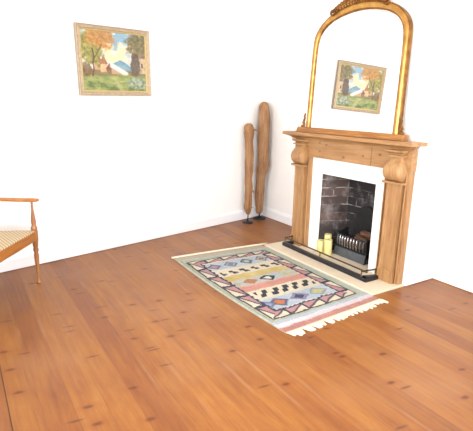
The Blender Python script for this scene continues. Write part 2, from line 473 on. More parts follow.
# frieze of two boards with a dark open joint
JY = 2.716
m = MB(); m.box(XF - .008, XC - .001, JY + .0035, YC + .735, 1.0, 1.1718); fpart(m, 'frieze_board', M['pine_frieze'], bevel=0.002)
m = MB(); m.box(XF - .008, XC - .001, YC - .735, JY - .0035, 1.0, 1.1718); fpart(m, 'frieze_board', M['pine_frieze'], bevel=0.002)
m = MB(); m.box(XF + .008, XC - .002, JY - .0034, JY + .0034, 1.001, 1.171); fpart(m, 'joint_strip', M['pine_dark'])
for s in (1, -1):
    def Y(a, b): return (min(YC + s * a, YC + s * b), max(YC + s * a, YC + s * b))
    m = MB(); m.box(XF, XC - .001, *Y(.485, .728), HZ, 0.9995); fpart(m, 'backing_board', M['pine_z'], bevel=0.002)
    # pilaster with sunk reeds and a plinth block
    m = MB(); a, b = Y(.535, .685)
    w = b - a
    pl = [(XF + .001, a), (3.092, a), (3.092, a + .012), (3.098, a + .016), (3.098, b - .016), (3.092, b - .012), (3.092, b), (XF + .001, b)]
    m.prism([(x, y, HZ + .11) for x, y in pl], (0, 0, .8895 - HZ - .11))
    po = fpart(m, 'pilaster', M['pine_z'])
    m = MB(); m.box(3.083, XF - .0005, a - .006, b + .006, HZ, HZ + .112); fpart(m, 'plinth_block', M['pine_z'], po, bevel=0.004)
    m = MB(); m.box(3.112, XF - .0005, *Y(.700, .712), HZ + .002, .9995); fpart(m, 'bead_strip', M['pine_z'], bevel=0.003)
    m = MB(); m.box(3.112, XF - .0005, *Y(.49, .50), HZ + .002, .9995); fpart(m, 'bead_strip', M['pine_z'], bevel=0.003)
    # corbel: swelling vase-like bracket between collar and cap
    yc = YC + s * .610; hw0 = .075
    prof = [(.890, .038, .026), (.910, .038, .026), (.911, .012, .0), (.925, .032, .008), (.945, .052, .016), (.975, .064, .021), (1.0, .066, .022), (1.03, .058, .018), (1.06, .038, .008),
            (1.085, .020, -.004), (1.105, .006, -.016), (1.113, .006, -.016), (1.115, .036, .012), (1.128, .036, .012), (1.13, .008, -.012), (1.142, .012, -.006), (1.15, .038, .014), (1.158, .048, .018), (1.1715, .050, .018)]
    rings = []
    for z, fwd, wd in prof:
        hw = hw0 + wd; xf = 3.092 - fwd; r = min(.012 + fwd * .35, hw * .8) if (.9105 < z < 1.10) else .006
        pts = [(XF - .006, yc - hw, z)]
        for k in range(7):
            t = k / 6 * PI / 2; pts.append((xf + r - r * math.sin(t), yc - hw + r - r * math.cos(t), z))
        for k in range(7):
            t = PI / 2 - k / 6 * PI / 2; pts.append((xf + r - r * math.sin(t), yc + hw - r + r * math.cos(t), z))
        pts.append((XF - .006, yc + hw, z)); rings.append(pts)
    m = MB(); m.loft(rings[2:]); co = fpart(m, 'corbel', M['pine_z'], smooth='auto')
    m = MB(); m.loft(rings[:2]); fpart(m, 'collar', M['pine_y'], co, bevel=0.003)

# white inset panel round the opening
m = MB(); xp0, xp1 = XP, XC - .001
m.box(xp0, xp1, 2.546, OY0 - .0125, HZ, .999); m.box(xp0, xp1, OY1 + .0125, 3.514, HZ, .999); m.box(xp0, xp0 + .0015, OY0 - .013, OY0, HZ, OZ); m.box(xp0, xp0 + .0015, OY1, OY1 + .013, HZ, OZ); m.box(xp0, xp1, OY0 - .0125, OY1 + .0125, OZ + .009, .999); m.box(xp0, xp0 + .0015, OY0 - .0125, OY1 + .0125, OZ, OZ + .01)
fpart(m, 'inset_panel', M['panel_white'])

# ------------------------------------------------------------------ fender
fe = thing('fender', 'low dark iron fender with thin brass gallery rail on the hearth', 'fender', (2.95, YC, HZ))
FE = (2.95, YC, HZ)
path = [(3.085, 3.70)] + [(2.975 + .0 - .035 * math.sin(t), 3.70 - .035 + .035 * math.cos(t)) for t in [k / 6 * PI / 2 for k in range(7)]] + [(2.918, 2.49), (2.92, 2.472), (3.08, 2.472)]
path[1:8] = [(2.975 - .033 * math.sin(k / 6 * PI / 2), 3.672 + .033 * math.cos(k / 6 * PI / 2)) for k in range(7)]
path[0] = (3.08, 3.705)
def offset(path, d):
    out = []
    for i, p in enumerate(path):
        a = Vector(path[max(i - 1, 0)]); b = Vector(path[min(i + 1, len(path) - 1)]); q = Vector(p)
        t = (b - a).normalized(); nn = Vector((-t.y, t.x))     # left of travel
        if 0 < i < len(path) - 1:
            t1 = (q - a).normalized(); c = max(.5, (t1.x * t.x + t1.y * t.y)); q = q + nn * (d / c)
        else: q = q + nn * d
        out.append((q.x, q.y))
    return out
ip = offset(path, .050)
kp = offset(path, .012); kp2 = offset(path, .039)
rings = []
for o_, k_, k2_, i_ in zip(path, kp, kp2, ip):
    rings.append([(o_[0], o_[1], HZ), (o_[0], o_[1], HZ + .026), (k_[0], k_[1], HZ + .036), (k2_[0], k2_[1], HZ + .036), (i_[0], i_[1], HZ + .026), (i_[0], i_[1], HZ)])
m = MB(); m.loft(rings); W2L(m, FE); m.build('curb', M['iron'], fe)
mid = offset(path, .03)
zr = HZ + .086
m = MB(); m.tube([(a, b, zr) for a, b in mid], .007, 8); W2L(m, FE); ro = m.build('gallery_rail', M['brass'], fe, smooth=True)
posts = [mid[0], mid[4], (2.947, 3.09), mid[-2], mid[-1]]
for k, (a, b) in enumerate(posts):
    if k == 0: a -= .012
    if k == 4: a -= .012
    m = MB(); m.lathe([(.008, 0), (.008, .004), (.0045, .008), (.0045, .02), (.008, .027), (.0045, .034), (.0045, .044), (.009, .05), (.0095, .055), (.008, .059), (.002, .061)], (a, b, HZ + .035), 10)
    W2L(m, FE); m.build('post', M['brass'], fe, smooth=True)

# ------------------------------------------------------------------ candles
def candle(loc, r, h, label):
    t = thing('pillar_candle', label, 'candle', loc, group='pillar candles on the hearth')
    m = MB(); m.lathe([(r * .97, 0), (r, .003), (r, h - .004), (r * .95, h), (r * .7, h - .004), (r * .2, h - .006)], (0, 0, 0), 24)
    m.build('wax_body', M['candle'], t, smooth='auto')
    m = MB(); m.tube([(0, 0, h - .008), (.001, 0, h + .006), (.003, 0, h + .012)], .0014, 6); m.build('wick', M['wick'], t)
candle((3.155, 3.305, HZ), .039, .130, 'short ivory pillar candle at the left edge of the fire opening')
candle((3.165, 3.210, HZ), .041, .160, 'ivory pillar candle standing nearest the iron grate')
candle((3.232, 3.287, HZ), .037, .188, 'ivory pillar candle standing behind the other two')

# ------------------------------------------------------------------ grate, logs, fireback
gr = thing('fire_grate', 'black iron fire basket with polished upright bars inside the fireplace', 'grate', (3.30, 3.0, HZ))
m = MB(); m.box(-.055, .12, -.205, .205, .0, .012); m.prism([(-.055, -.205, 0), (-.055, .205, 0), (-.040, .205, .088), (-.040, -.205, .088)], (.016, 0, 0)); m.box(-.035, .12, -.205, -.195, 0, .05); m.box(-.035, .12, .195, .205, 0, .05)
m.build('ash_tray', M['grey_iron'], gr)
m = MB(); m.box(-.022, .12, -.185, .18, .095, .107)
m.build('grate_floor', M['black_iron'], gr)
m = MB()
def bow(t): return -.026 - .020 * (1 - (t / .2) ** 2)
m.tube([(bow(-.2 + .04 * k), -.2 + .04 * k, .222) for k in range(11)], .010, 8)
m.build('top_rail', M['black_iron'], gr, smooth=True)
m = MB(); m.tube([(bow(-.2 + .04 * k), -.2 + .04 * k, .106) for k in range(11)], .009, 8)
m.build('bottom_rail', M['black_iron'], gr, smooth=True)
for k in range(10):
    t = -.17 + .0378 * k; x = bow(t)
    m = MB(); m.tube([(x, t, .10), (x - .008, t, .13), (x - .013, t, .165), (x - .010, t, .20), (x - .002, t, .226)], [.006, .0078, .0088, .0078, .006], 8)
    m.build('bar', M['steel'] if 2 <= k <= 8 else M['grey_iron'], gr, smooth=True)
for y in (-.205, .19):
    m = MB(); m.prism([(-.03, y, .09), (.12, y, .09), (.12, y, .27), (.05, y, .245), (-.03, y, .23)], (0, .012, 0)); m.build('side_plate', M['black_iron'], gr, bevel=.002)
    m = MB(); m.lathe([(.012, .012), (.009, .03), (.012, .05), (.012, .071), (.009, .08), (.009, .22), (.014, .235), (.015, .245), (.008, .256), (.002, .26)], (-.03, y + .006, 0), 10)
    m.build('front_post', M['black_iron'], gr, smooth=True)
def log(loc, ang, tilt, L, r, label):
    rings = []; N = 12
    for k in range(9):
        s = -L / 2 + L * k / 8
        rings.append([((r * (1 + .30 * noise.noise((math.cos(2 * PI * i / N) * 1.6 + loc[0] * 40, math.sin(2 * PI * i / N) * 1.6, s * 25)))) * math.cos(2 * PI * i / N),
                       s, (r * (1 + .30 * noise.noise((math.cos(2 * PI * i / N) * 1.6, math.sin(2 * PI * i / N) * 1.6 + loc[1] * 30, s * 25)))) * math.sin(2 * PI * i / N)) for i in range(N)])
    m = MB(); m.loft(rings); o = m.build('log', M['log'], smooth='auto')
    o.location = loc; o.rotation_euler = (tilt, 0, ang); return tag(o, label, 'log', 'logs in the fire basket')
log((3.315, 2.985, HZ + .143), 0.0, 0.0, .33, .027, 'brown log lying lowest behind the basket bars')
log((3.378, 2.985, HZ + .143), 0.0, 0.0, .33, .027, 'brown log at the rear floor of the fire basket')
log((3.318, 2.90, HZ + .212), 0.0, 0.0, .17, .029, 'rough brown log on the front of the pile, at its right end')
log((3.385, 2.92, HZ + .212), 0.0, 0.0, .22, .028, 'rough brown log in the upper row, against the fireback')
log((3.352, 2.875, HZ + .276), 0.0, 0.0, .13, .027, 'short rough brown log topmost on the pile')
# cast iron fireback with an arched top
fb = MB(); arc = [(3.42, 2.80, HZ), (3.42, 3.135, HZ), (3.42, 3.135, .28)]
for k in range(1, 14):
    t = PI * k / 14; arc.append((3.42, 2.9675 + .1675 * math.cos(t), .28 + .275 * math.sin(t)))
arc.append((3.42, 2.80, .28))
fb.prism(arc, (.022, 0, 0))
tag(fb.build('fireback', M['black_iron'], bevel=.004), 'black cast iron fireback plate with arched top behind the logs', 'fireback')

# ------------------------------------------------------------------ overmantel mirror
mi = thing('overmantel_mirror', 'large arched gilt framed mirror leaning on the mantel shelf', 'mirror', (3.113, 3.018, 1.2465))
mi.rotation_euler = (0, 0.0344, 0)
DZ = .0465
outer = [(.576, .075), (.572, .3), (.567, .55), (.564, .75), (.563, .86), (.557, .935), (.540, .985), (.51, 1.027), (.455, 1.080), (.37, 1.131), (.264, 1.170), (.13, 1.199), (0, 1.21)]
inner = [(.512, .075), (.511, .3), (.509, .55), (.506, .75), (.501, .86), (.488, .93), (.468, .972), (.43, 1.018), (.34, 1.073), (.22, 1.106), (.11, 1.122), (.05, 1.126), (0, 1.127)]
def resample(p, n):
    L = [0]
    for a, b in zip(p, p[1:]): L.append(L[-1] + math.dist(a, b))
    out = []
    for k in range(n):
        t = L[-1] * k / (n - 1); i = max(j for j in range(len(L)) if L[j] <= t + 1e-9); i = min(i, len(p) - 2)
        u = (t - L[i]) / (L[i + 1] - L[i]); out.append((p[i][0] + (p[i + 1][0] - p[i][0]) * u, p[i][1] + (p[i + 1][1] - p[i][1]) * u))
    return out
def smooth_line(p, it=2):
    for _ in range(it):
        q = [p[0]]
        for a, b in zip(p, p[1:]): q += [(a[0] * .75 + b[0] * .25, a[1] * .75 + b[1] * .25), (a[0] * .25 + b[0] * .75, a[1] * .25 + b[1] * .75)]
        p = q + [p[-1]]
    return p
def full(p):
    p = resample(smooth_line(p), 60)
    return p + [(-y, z) for y, z in reversed(p[:-1])]
of, inn = full(outer), full(inner)
# moulding section: s 0 inner .. 1 outer, h height towards the room (-x)
sec = [(0, 0.0), (0, .010), (.06, .017), (.14, .014), (.2, .018), (.34, .030), (.5, .036), (.66, .034), (.8, .024), (.86, .020), (.93, .022), (1.0, .014), (1.0, -.028), (.0, -.028)]
rings = []
for (oy, oz), (iy, iz) in zip(of, inn):
    rings.append([(-h * (.55 if h > 0 else 1), iy + (oy - iy) * s, iz + (oz - iz) * s - DZ) for s, h in sec])
m = MB(); m.loft(rings); fr_o = m.build('frame', M['gilt'], mi, smooth='auto')
fr_o.data.materials.append(M['gilt_dark'])
for k, p in enumerate(fr_o.data.polygons):
    if k < len(sec) * (len(rings) - 1) and k % len(sec) in (0, 1, 2, 3, 9, 10, 11): p.material_index = 1  # dark gilt along both edges paints in the shading of the rounded moulding
m = MB(); n = len(inn)
gp = [(0.0, y * 1.01, z + (.004 if z > .2 else 0) - DZ) for y, z in inn]
m.prism(gp, (.006, 0, 0)); m.build('mirror_glass', M['mirror'], mi)
m = MB(); m.prism([(.0065, y * .985, z - DZ - .004) for y, z in of], (.02, 0, 0)); m.build('backboard', M['back_card'], mi)
# base rail with a stepped moulding
m = MB()
pr = [(.026, .0), (-.060, .0), (-.060, .012), (-.054, .018), (-.050, .036), (-.042, .041), (-.042, .050), (.026, .050)]
m.loft([[(x, y, z) for x, z in pr] for y in (-.655, .665)])
m.build('base_rail', wood('amber_polished_wood', S(122, 74, 32), S(150, 98, 46), S(170, 118, 62), 'y', 0.35, 12), mi, bevel=0.002)
# carved foliage crest and corner leaves
m = MB()
for k in range(-9, 10):
    t = k / 9.0; y = t * .30
    z = 1.207 - .10 * (y / .3) ** 2 * .62 - DZ
    hgt = .085 * (1 - .62 * abs(t)) + .012
    lean = t * .9
    rot = Matrix.Rotation(-lean, 3, 'X')
    m.blob((-.022, y, z + hgt * .35), .018, .0165, hgt * .62, 8, 7, rot)
    m.blob((-.036, y + .012, z + .012), .012, .012, .018, 8, 5, rot)
    m.blob((-.030, y, z + hgt * .55), .010, .022, hgt * .2, 8, 5, rot)
for s in (-1, 1):
    pts = []; rr = []
    for k in range(15):
        a = k / 14 * 2.0 * PI; r = .034 * (1 - k / 20)
        pts.append((-.026, s * (.315 + r * math.cos(a + PI)), 1.158 - DZ + r * math.sin(a + PI))); rr.append(.012 * (1 - k / 22))
    m.tube(pts, rr, 8)
m.blob((-.03, 0, 1.245 - DZ), .022, .045, .05, 12, 8)
m.build('carved_crest', M['gilt_dark'], mi, smooth=True)
for s in (-1, 1):
    m = MB()
    for k, (dy, dz, ry, rz, a) in enumerate([(.606, .062, .022, .02, 0), (.600, .085, .014, .03, .3), (.602, .115, .013, .028, -.35), (.596, .145, .010, .026, .3), (.625, .058, .018, .012, .2), (.594, .172, .007, .02, -.1), (.612, .098, .009, .02, -.7)]):
        m.blob((-.016, s * dy, dz), .013, ry, rz, 8, 6, Matrix.Rotation(-s * a, 3, 'X'))
    m.build('corner_leaf', M['gilt_dark'], mi, smooth=True)

# ------------------------------------------------------------------ painting on the far wall
def shade(c, f): return tuple(max(0, min(255, q * f)) for q in c)
def lerp(a, b, t): t = max(0, min(1, t)); return tuple(p + (q - p) * t for p, q in zip(a, b))
def nz(x, y, s=1.0, o=0.0): return noise.noise((x * s + o, y * s - o, o * 1.7))
def fbm(x, y, s, o=0.0): return nz(x, y, s, o) * .6 + nz(x, y, s * 2.1, o + 5) * .3 + nz(x, y, s * 4.3, o + 9) * .15
def sst(a, b, x):
    t = max(0, min(1, (x - a) / (b - a))); return t * t * (3 - 2 * t)
def picture(u, v):
    """u left-right, v bottom-top : a generic oil landscape with cottages, trees and a hill"""
    n1, n2, n3 = fbm(u, v, 5, 3), fbm(u, v, 11, 8), fbm(u, v, 22, 1)
    def put(c, col, a): return lerp(c, col, a)
    d = math.hypot((u - .50), (v - .66) * .9)
    c = lerp((250, 226, 182), (206, 214, 214), sst(.10, .34, d + n1 * .12))
    c = put(c, (146, 182, 204), sst(.05, .5, n1 * 1.2 + (v - .74) * 1.6 + (.2 - abs(u - .55)) * .6))
    c = put(c, (246, 240, 226), .8 * sst(.12, .4, n2))
    # blue hill
    hill = .545 - abs(u - .58) * .62 - .8 * max(0, u - .66) ** 1.5 + .015 * n2
    c = put(c, lerp((108, 156, 184), (160, 184, 188), sst(.0, .16, hill - v + n3 * .1)), sst(-.012, .012, hill - v))
    # middle ground scrub
    c = put(c, lerp((150, 118, 88), (116, 116, 72), .5 + n2), sst(-.02, .03, .37 + .03 * n1 - v))
    # cottages
    def house(c, u0, u1, v0, v1, rh, wall, roof):
        um = (u0 + u1) / 2; h = v1 + rh * (1 - abs(u - um) / ((u1 - u0) * .62))
        c = put(c, shade(wall, 1 + .25 * n3), sst(u0 - .012, u0 + .008, u) * sst(-u1 - .012, -u1 + .008, -u) * sst(v0 - .02, v0 + .01, v) * (v < v1 + .01))
        return put(c, shade(roof, 1 + .3 * n3), sst(-.012, .012, h - v) * (v >= v1 - .005))
    c = house(c, .18, .30, .36, .48, .12, (196, 156, 118), (140, 98, 84))
    c = house(c, .27, .37, .32, .46, .16, (220, 184, 140), (170, 120, 88))
    c = house(c, .36, .46, .33, .38, .10, (150, 96, 78), (128, 84, 70))
    rl = .50 - (u - .40) * .62                      # long pale roof sloping down to the right
    c = put(c, (240, 232, 222), sst(.40, .43, u) * sst(-.72, -.68, -u) * sst(-.02, .0, rl - v) * sst(-.10, -.07, v - rl))
    c = put(c, (208, 172, 140), sst(.42, .45, u) * sst(-.66, -.62, -u) * sst(.06, .09, rl - v) * sst(.27, .30, v) * .8)
    c = house(c, .88, 1.02, .32, .60, .12, (204, 178, 146), (146, 126, 110))
    if abs(u - .945) < .014 and .42 < v < .50: c = (96, 88, 84)
    # meadow, path and bank
    g = lerp((120, 138, 78), (178, 182, 108), .5 + fbm(u, v * 3, 8, 2))
    g = put(g, (148, 152, 118), .6 * sst(.1, .5, fbm(u, v * 4, 10, 6)))
    c = put(c, g, sst(-.015, .02, .285 + .012 * n1 - v))
    c = put(c, (142, 100, 76), sst(.02, .0, abs(v - .265 - .02 * u + .01 * n2)) * sst(-.62, -.45, -u) * .85)
    c = put(c, (86, 104, 62), .7 * sst(.0, .35, n2 + (.10 - v) * 2.2))
    c = put(c, (196, 190, 140), .6 * sst(.06, .0, abs(u - .52 - .5 * (.14 - v))) * sst(.24, .18, v))
    # autumn foliage at the left
    dt = math.hypot((u - .13) / .22, (v - .70) / .34) + .55 * n2
    f = lerp((104, 112, 58), (188, 172, 84), .5 + n3 * 1.2)
    c = put(c, f, .92 * sst(1.0, .72, dt) * sst(.30, .42, v))
    do = math.hypot((u - .30) / .24, (v - .90) / .20) + .6 * n2
    c = put(c, lerp((166, 112, 58), (216, 160, 92), .5 + n3), .9 * sst(1.05, .70, do))
    c = put(c, (92, 68, 50), .85 * sst(.016, .006, abs(u - .165 - .03 * nz(v, 0, 6))) * (.24 < v < .72))
    c = put(c, (104, 78, 58), .8 * sst(.014, .005, abs(u - .165 - (v - .5) * .5)) * (.5 < v < .78))
    c = put(c, lerp((96, 76, 54), (150, 116, 78), .5 + n3), .8 * sst(1.0, .7, math.hypot((u - .06) / .10, (v - .36) / .14) + .4 * n2))
    # dusky trees at the right
    dr = math.hypot((u - .92) / .25, (v - .82) / .24) + .65 * n2
    c = put(c, lerp((86, 92, 62), (164, 132, 84), .5 + n3 * 1.3), .9 * sst(1.05, .75, dr))
    d3 = math.hypot((u - .83) / .10, (v - .46) / .24) + .55 * n2
    c = put(c, lerp((78, 74, 70), (120, 96, 74), .5 + n3), .9 * sst(1.0, .75, d3))
    db = math.hypot((u - .86) / .20, (v - .14) / .13) + .5 * n2
    c = put(c, lerp((90, 112, 92), (200, 204, 190), .5 + n3 * 1.3), .8 * sst(1.0, .7, db))
    return shade(c, 1 + .10 * nz(u, v, 55, 3))
PW, PH, PF = .779, .635, .062
pr_c = Vector((1.429, yb(1.429), 1.883)) + WN * .0
pt = thing('landscape_painting', 'small landscape oil painting in a pale gilt frame hung on the far wall', 'painting', tuple(pr_c + WN * .022), WA)
pt.rotation_euler = (0, -math.radians(1.2), WA)
# local: x along the wall (to the right), y into the wall, z up
def rect_ring(w, h, y): return [(-w / 2, y, -h / 2), (w / 2, y, -h / 2), (w / 2, y, h / 2), (-w / 2, y, h / 2)]
m = MB(); st = [(0, .012), (0, -.016), (.006, -.020), (.012, -.014), (.022, -.010), (.031, -.014), (.036, -.010), (.040, -.004), (.040, .012)]
m.loft([rect_ring(PW - 2 * a, PH - 2 * a, y) for a, y in st], cap=False, closed=True)
m.build('picture_frame', M['pic_frame'], pt)
m = MB(); st2 = [(.039, .010), (.039, -.006), (.046, -.006), (.050, 0.0), (.050, .010)]
m.loft([rect_ring(PW - 2 * a, PH - 2 * a, y) for a, y in st2], cap=False, closed=True); m.build('gilt_slip', M['pic_slip'], pt)
def painted_grid(name, nu, nv, pos, colf, mat, parent, thick, gain=1.0):
    """grid surface with a woven/painted colour per cell; skirt and back close it"""
    vs = [pos(i / nu, j / nv) for j in range(nv + 1) for i in range(nu + 1)]
    fs_ = [(j * (nu + 1) + i, j * (nu + 1) + i + 1, (j + 1) * (nu + 1) + i + 1, (j + 1) * (nu + 1) + i) for j in range(nv) for i in range(nu)]
    cols = [colf((i + .5) / nu, (j + .5) / nv) for j in range(nv) for i in range(nu)]
    rim = [i for i in range(nu)] + [j * (nu + 1) + nu for j in range(nv)] + [nv * (nu + 1) + nu - i for i in range(nu)] + [(nv - j) * (nu + 1) for j in range(nv)]
    b0 = len(vs); vs += [tuple(Vector(vs[k]) + Vector(thick)) for k in rim]
    nr = len(rim); edgec = []
    for k in range(nr):
        fs_.append((rim[k], b0 + k, b0 + (k + 1) % nr, rim[(k + 1) % nr])); edgec.append((196, 188, 168))
    fs_.append(tuple(b0 + k for k in range(nr))); edgec.append((196, 188, 168))
    me = bpy.data.meshes.new(name); me.from_pydata([tuple(v) for v in vs], [], fs_); me.update()
    at = me.color_attributes.new('paint', 'FLOAT_COLOR', 'CORNER')
    data = []
    for p, c in zip(me.polygons, cols + edgec):
        data += [q * k for q, k in zip(S(*c), (gain, gain, gain, 1))] * p.loop_total
    at.data.foreach_set('color', data)
    me.materials.append(mat)
    o = bpy.data.objects.new(name, me); COL.objects.link(o); o.parent = parent
    return o
cw, chh = PW - .096, PH - .096
painted_grid('canvas', 110, 88, lambda u, v: ((u - .5) * cw, .004, (v - .5) * chh), picture, M['canvas'], pt, (0, .006, 0), .72)

# ------------------------------------------------------------------ kilim rug
rg = thing('kilim_rug', 'flat woven kilim rug with zigzag border and white fringe in front of the hearth', 'rug', (2.26, 2.98, 0))
FL, FR, NR, NL = [Vector(p) for p in ((1.735, 3.79), (2.780, 3.735), (2.784, 2.198), (1.778, 2.138))]
def rpos(u, v):
    p = (1 - v) * ((1 - u) * FL + u * FR) + v * ((1 - u) * NL + u * NR)
    p.x -= .028 * (1 - u) * math.sin(PI * v)
    return p
NAVY, PINK, CREAM, SAGE, RED, OCH, BLUE, ORG, LIL, DK = (58, 62, 78), (198, 142, 144), (232, 218, 190), (182, 188, 172), (208, 148, 132), (206, 178, 108), (178, 192, 206), (206, 122, 78), (226, 216, 220), (50, 54, 62)
OLIVE = (150, 150, 108)
def kilim(u, v):
    V = v * 1.045                      # 1.0 = where the zigzag frame's outer plain bands end
    c = None
    wob = .008 * nz(u, v, 14, 2)
    uu = u + wob; vv = V + wob
    # outer plain bands
    if vv > .998: c = lerp(RED, (176, 120, 112), .4 + .5 * nz(u, v, 20)) if vv > 1.005 else lerp(LIL, RED, .3)
    elif vv > .968: c = LIL
    elif vv > .945: c = (186, 196, 204)
    elif uu < .035 or uu > .95 or vv < .03:
        c = SAGE if (uu > .012 and uu < .988 and vv > .008) else (204, 208, 196)
        if uu < .04 and uu > .028: c = OLIVE
    else:
        L0, L1, R0, R1, T0, T1, B0, B1 = .050, .150, .83, .925, .045, .105, .862, .928
        if L1 < uu < R0 and T1 < vv < B0:
            # ---- field: cross bands
            x = (uu - L1) / (R0 - L1)
            if vv < .265:
                c = lerp(BLUE, (204, 206, 210), .5 + nz(u, v, 9))
                k = x * 4.0; fx = (k % 1) - .5; fv = (vv - .19) / .055
                d = abs(fx) * 2.1 + abs(fv)
                if d < .9:
                    i = int(k)
                    c = [(150, 138, 158), (164, 176, 186), (118, 140, 136), (196, 176, 152)][i % 4]
                    if d < .38: c = [(184, 150, 160), (108, 122, 142), (190, 198, 184), (110, 118, 130)][i % 4]
                    elif .62 < d: c = lerp(c, DK, .45)
                if vv < .125 or vv > .25: c = CREAM
            elif vv < .365:
                c = CREAM
                k = x * 7.0 + (vv - .315) * 7; fx = k % 1
                pass
                k = x * 6.0 + (.12 if vv < .318 else -.10)
                if .28 < k % 1 < .74 and .293 < vv < .345 and .07 < x < .95: c = DK if vv < .318 or k % 1 < .6 else (120, 128, 132)
            elif vv < .44:
                c = lerp(OCH, (224, 206, 150), .35 + nz(u, v, 8, 4) * .9)
            elif vv < .53:
                c = lerp((208, 200, 176), BLUE, .3 + .6 * nz(u, v, 6, 9))
                for (xc, ca, cb, rr) in ((.27, ORG, (176, 128, 96), .11), (.53, (236, 232, 220), DK, .12), (.80, (176, 186, 160), (204, 196, 160), .10), (.07, (170, 180, 170), (190, 180, 150), .06)):
                    d = abs(x - xc) / rr + abs(vv - .487) / .042
                    if d < 1: c = cb if (d > .55 or x > xc + .025) else ca
            elif vv < .605:
                c = lerp(RED, (226, 156, 140), .5 + nz(u, v, 9, 6))
                if vv < .54: c = lerp(c, (224, 196, 160), .5)
            elif vv < .715:
                c = CREAM
                row = (vv - .626) / .038
                if 0 <= row < 2:
                    sgn = 1 if row < 1 else -1
                    k = x * 6.4 + (.0 if row < 1 else .42) + ((row % 1) - .5) * .2
                    if .20 < k % 1 < .70 and .08 < x < .94: c = DK
            else:
                c = lerp(BLUE, (196, 206, 214), .4 + nz(u, v, 9, 5))
                if vv < .73 or vv > .845: c = lerp(c, CREAM, .7)
                for (xc, ca, cb) in ((.20, ORG, (110, 96, 128)), (.49, (70, 70, 96), (150, 140, 170)), (.78, (206, 196, 130), (176, 182, 164)), (.02, (150, 160, 190), (120, 130, 150))):
                    d = abs(x - xc) / .13 + abs(vv - .785) / .046
                    if d < 1: c = cb if d > .62 else ca
                    if abs(d - 1) < .12: c = lerp(c, DK, .25)
            # stepped dark edge of the field
            st = .014 + .010 * (math.sin(v * 150) > 0); sh = .009 + .006 * (math.sin(u * 130) > 0)
            if uu < L1 + st or uu > R0 - st * .8: c = NAVY
            if vv < T1 + sh * .5 or vv > B0 - sh: c = NAVY
        else:
            # ---- zigzag frame: alternating cream and pink triangles split by dark bars
            dl, dr, dtp, db = (uu - L0) / (L1 - L0), (R1 - uu) / (R1 - R0), (vv - T0) / (T1 - T0), (B1 - vv) / (B1 - B0)
            k = min((dl, 0), (dr, 1), (dtp, 2), (db, 3))
            w, side = k
            if side < 2: s = (vv - T0) / (B1 - T0) * 6.0
            else: s = (uu - L0) / (R1 - L0) * 5.0
            if side in (1,): s += .5
            f = s % 1
            if w < -.05: c = SAGE
            elif w < .15: c = NAVY if w > .02 else OLIVE
            elif f < .085 or f > .95: c = NAVY
            else:
                diag = f if side in (0, 3) else 1 - f
                e = w - (.10 + .9 * diag)
                c = PINK if e > 0 else CREAM
                if abs(e) < .095: c = lerp(NAVY, c, .2)
                if c == PINK and nz(u, v, 12, 3) > .2: c = (186, 150, 158)
    t = 1 + .07 * nz(u * 1.0, v * 1.6, 60, 1) + .05 * nz(u, v * 40, 3, 7)
    return shade(c, t)
painted_grid('rug_body', 150, 230, lambda u, v: (rpos(u, v).x - 2.26, rpos(u, v).y - 2.98, .0065 + .0015 * nz(u, v, 5)), kilim, M['rug'], rg, (0, 0, -.0055), .60)
# fringe of knotted tassels at the near end
m = MB(); rf = random.Random(3)
for i in range(96):
    if i % 4 == 0: cl, cd = rf.uniform(-.016, .016), rf.uniform(-.014, .016)
    u = (i + .5) / 96
    p = rpos(u, 1.0); L = .066 + cl * .8 + rf.uniform(-.006, .006); dx = .012 + cd - .004 * (i % 4 - 1.5)
    w = .0062
    q = [(p.x - 2.26, p.y - 2.98 + .004, .006), (p.x - 2.26 + dx * .4, p.y - 2.98 - L * .35, .0065 + rf.uniform(0, .003)), (p.x - 2.26 + dx, p.y - 2.98 - L * .8, .005), (p.x - 2.26 + dx * 1.2, p.y - 2.98 - L, .004)]
    m.tube(q, [.004, .0058, .0052, .003], 6)
fo = m.build('fringe', M['cord'], rg, smooth=True)
# cream cord binding along the far end, running out past both corners
a = Vector((1.728, 3.905)); b = Vector((2.858, 3.842)); m = MB()
pts = [(a.x + (b.x - a.x) * k / 20 - 2.26, a.y + (b.y - a.y) * k / 20 - 2.98 + .006 * math.sin(k / 20 * PI), .009) for k in range(21)]
m.tube(pts, [.011] + [.0105] * 19 + [.006], 8)
m.build('binding_cord', M['cord'], rg, smooth=True)
m = MB(); vs = []
for k in range(21):
    u = k / 20; p = rpos(u, 0.0)
    q = a + (b - a) * (.01 + u * .90)
    vs.append([(p.x - 2.26, p.y - 2.98, .001), (p.x - 2.26, p.y - 2.98, .0055), (q.x - 2.26, q.y - 2.98 + .004, .0055), (q.x - 2.26, q.y - 2.98 + .004, .001)])
m.loft(vs); m.build('end_band', plain('grey_olive_weave', S(160, 150, 132), 0.95, var=0.15, scale=50), rg)

# ------------------------------------------------------------------ driftwood pieces
def trunk(rows, N, seed, amp):
    """rows: (z, cx, cy, r) ; gnarled tapering trunk"""
    rings = []
    K = 46
    for k in range(K):
        t = k / (K - 1) * (len(rows) - 1); i = min(int(t), len(rows) - 2); f = t - i
        f2 = f * f * (3 - 2 * f)
        z, cx, cy, r = [p + (q - p) * (f if j == 0 else f2) for j, (p, q) in enumerate(zip(rows[i], rows[i + 1]))]
        ring = []
        for j in range(N):
            a = 2 * PI * j / N
            rr = r * (1 + amp * noise.noise((math.cos(a) * 1.9 + seed, math.sin(a) * 1.9, z * 5)) + amp * .5 * noise.noise((math.cos(a) * 5 + seed, math.sin(a) * 5, z * 2.2)))
            ring.append((cx + rr * math.cos(a), cy + rr * math.sin(a), z))
        rings.append(ring)
    m = MB(); m.loft(rings); return m
sr = Vector((math.cos(.566), -math.sin(.566), 0))      # picture-right on the floor, used only to lean the trunks
def off(d): return (sr.x * d, sr.y * d)
def rows_of(lst): return [(z, off(d)[0], off(d)[1], r) for z, d, r in lst]
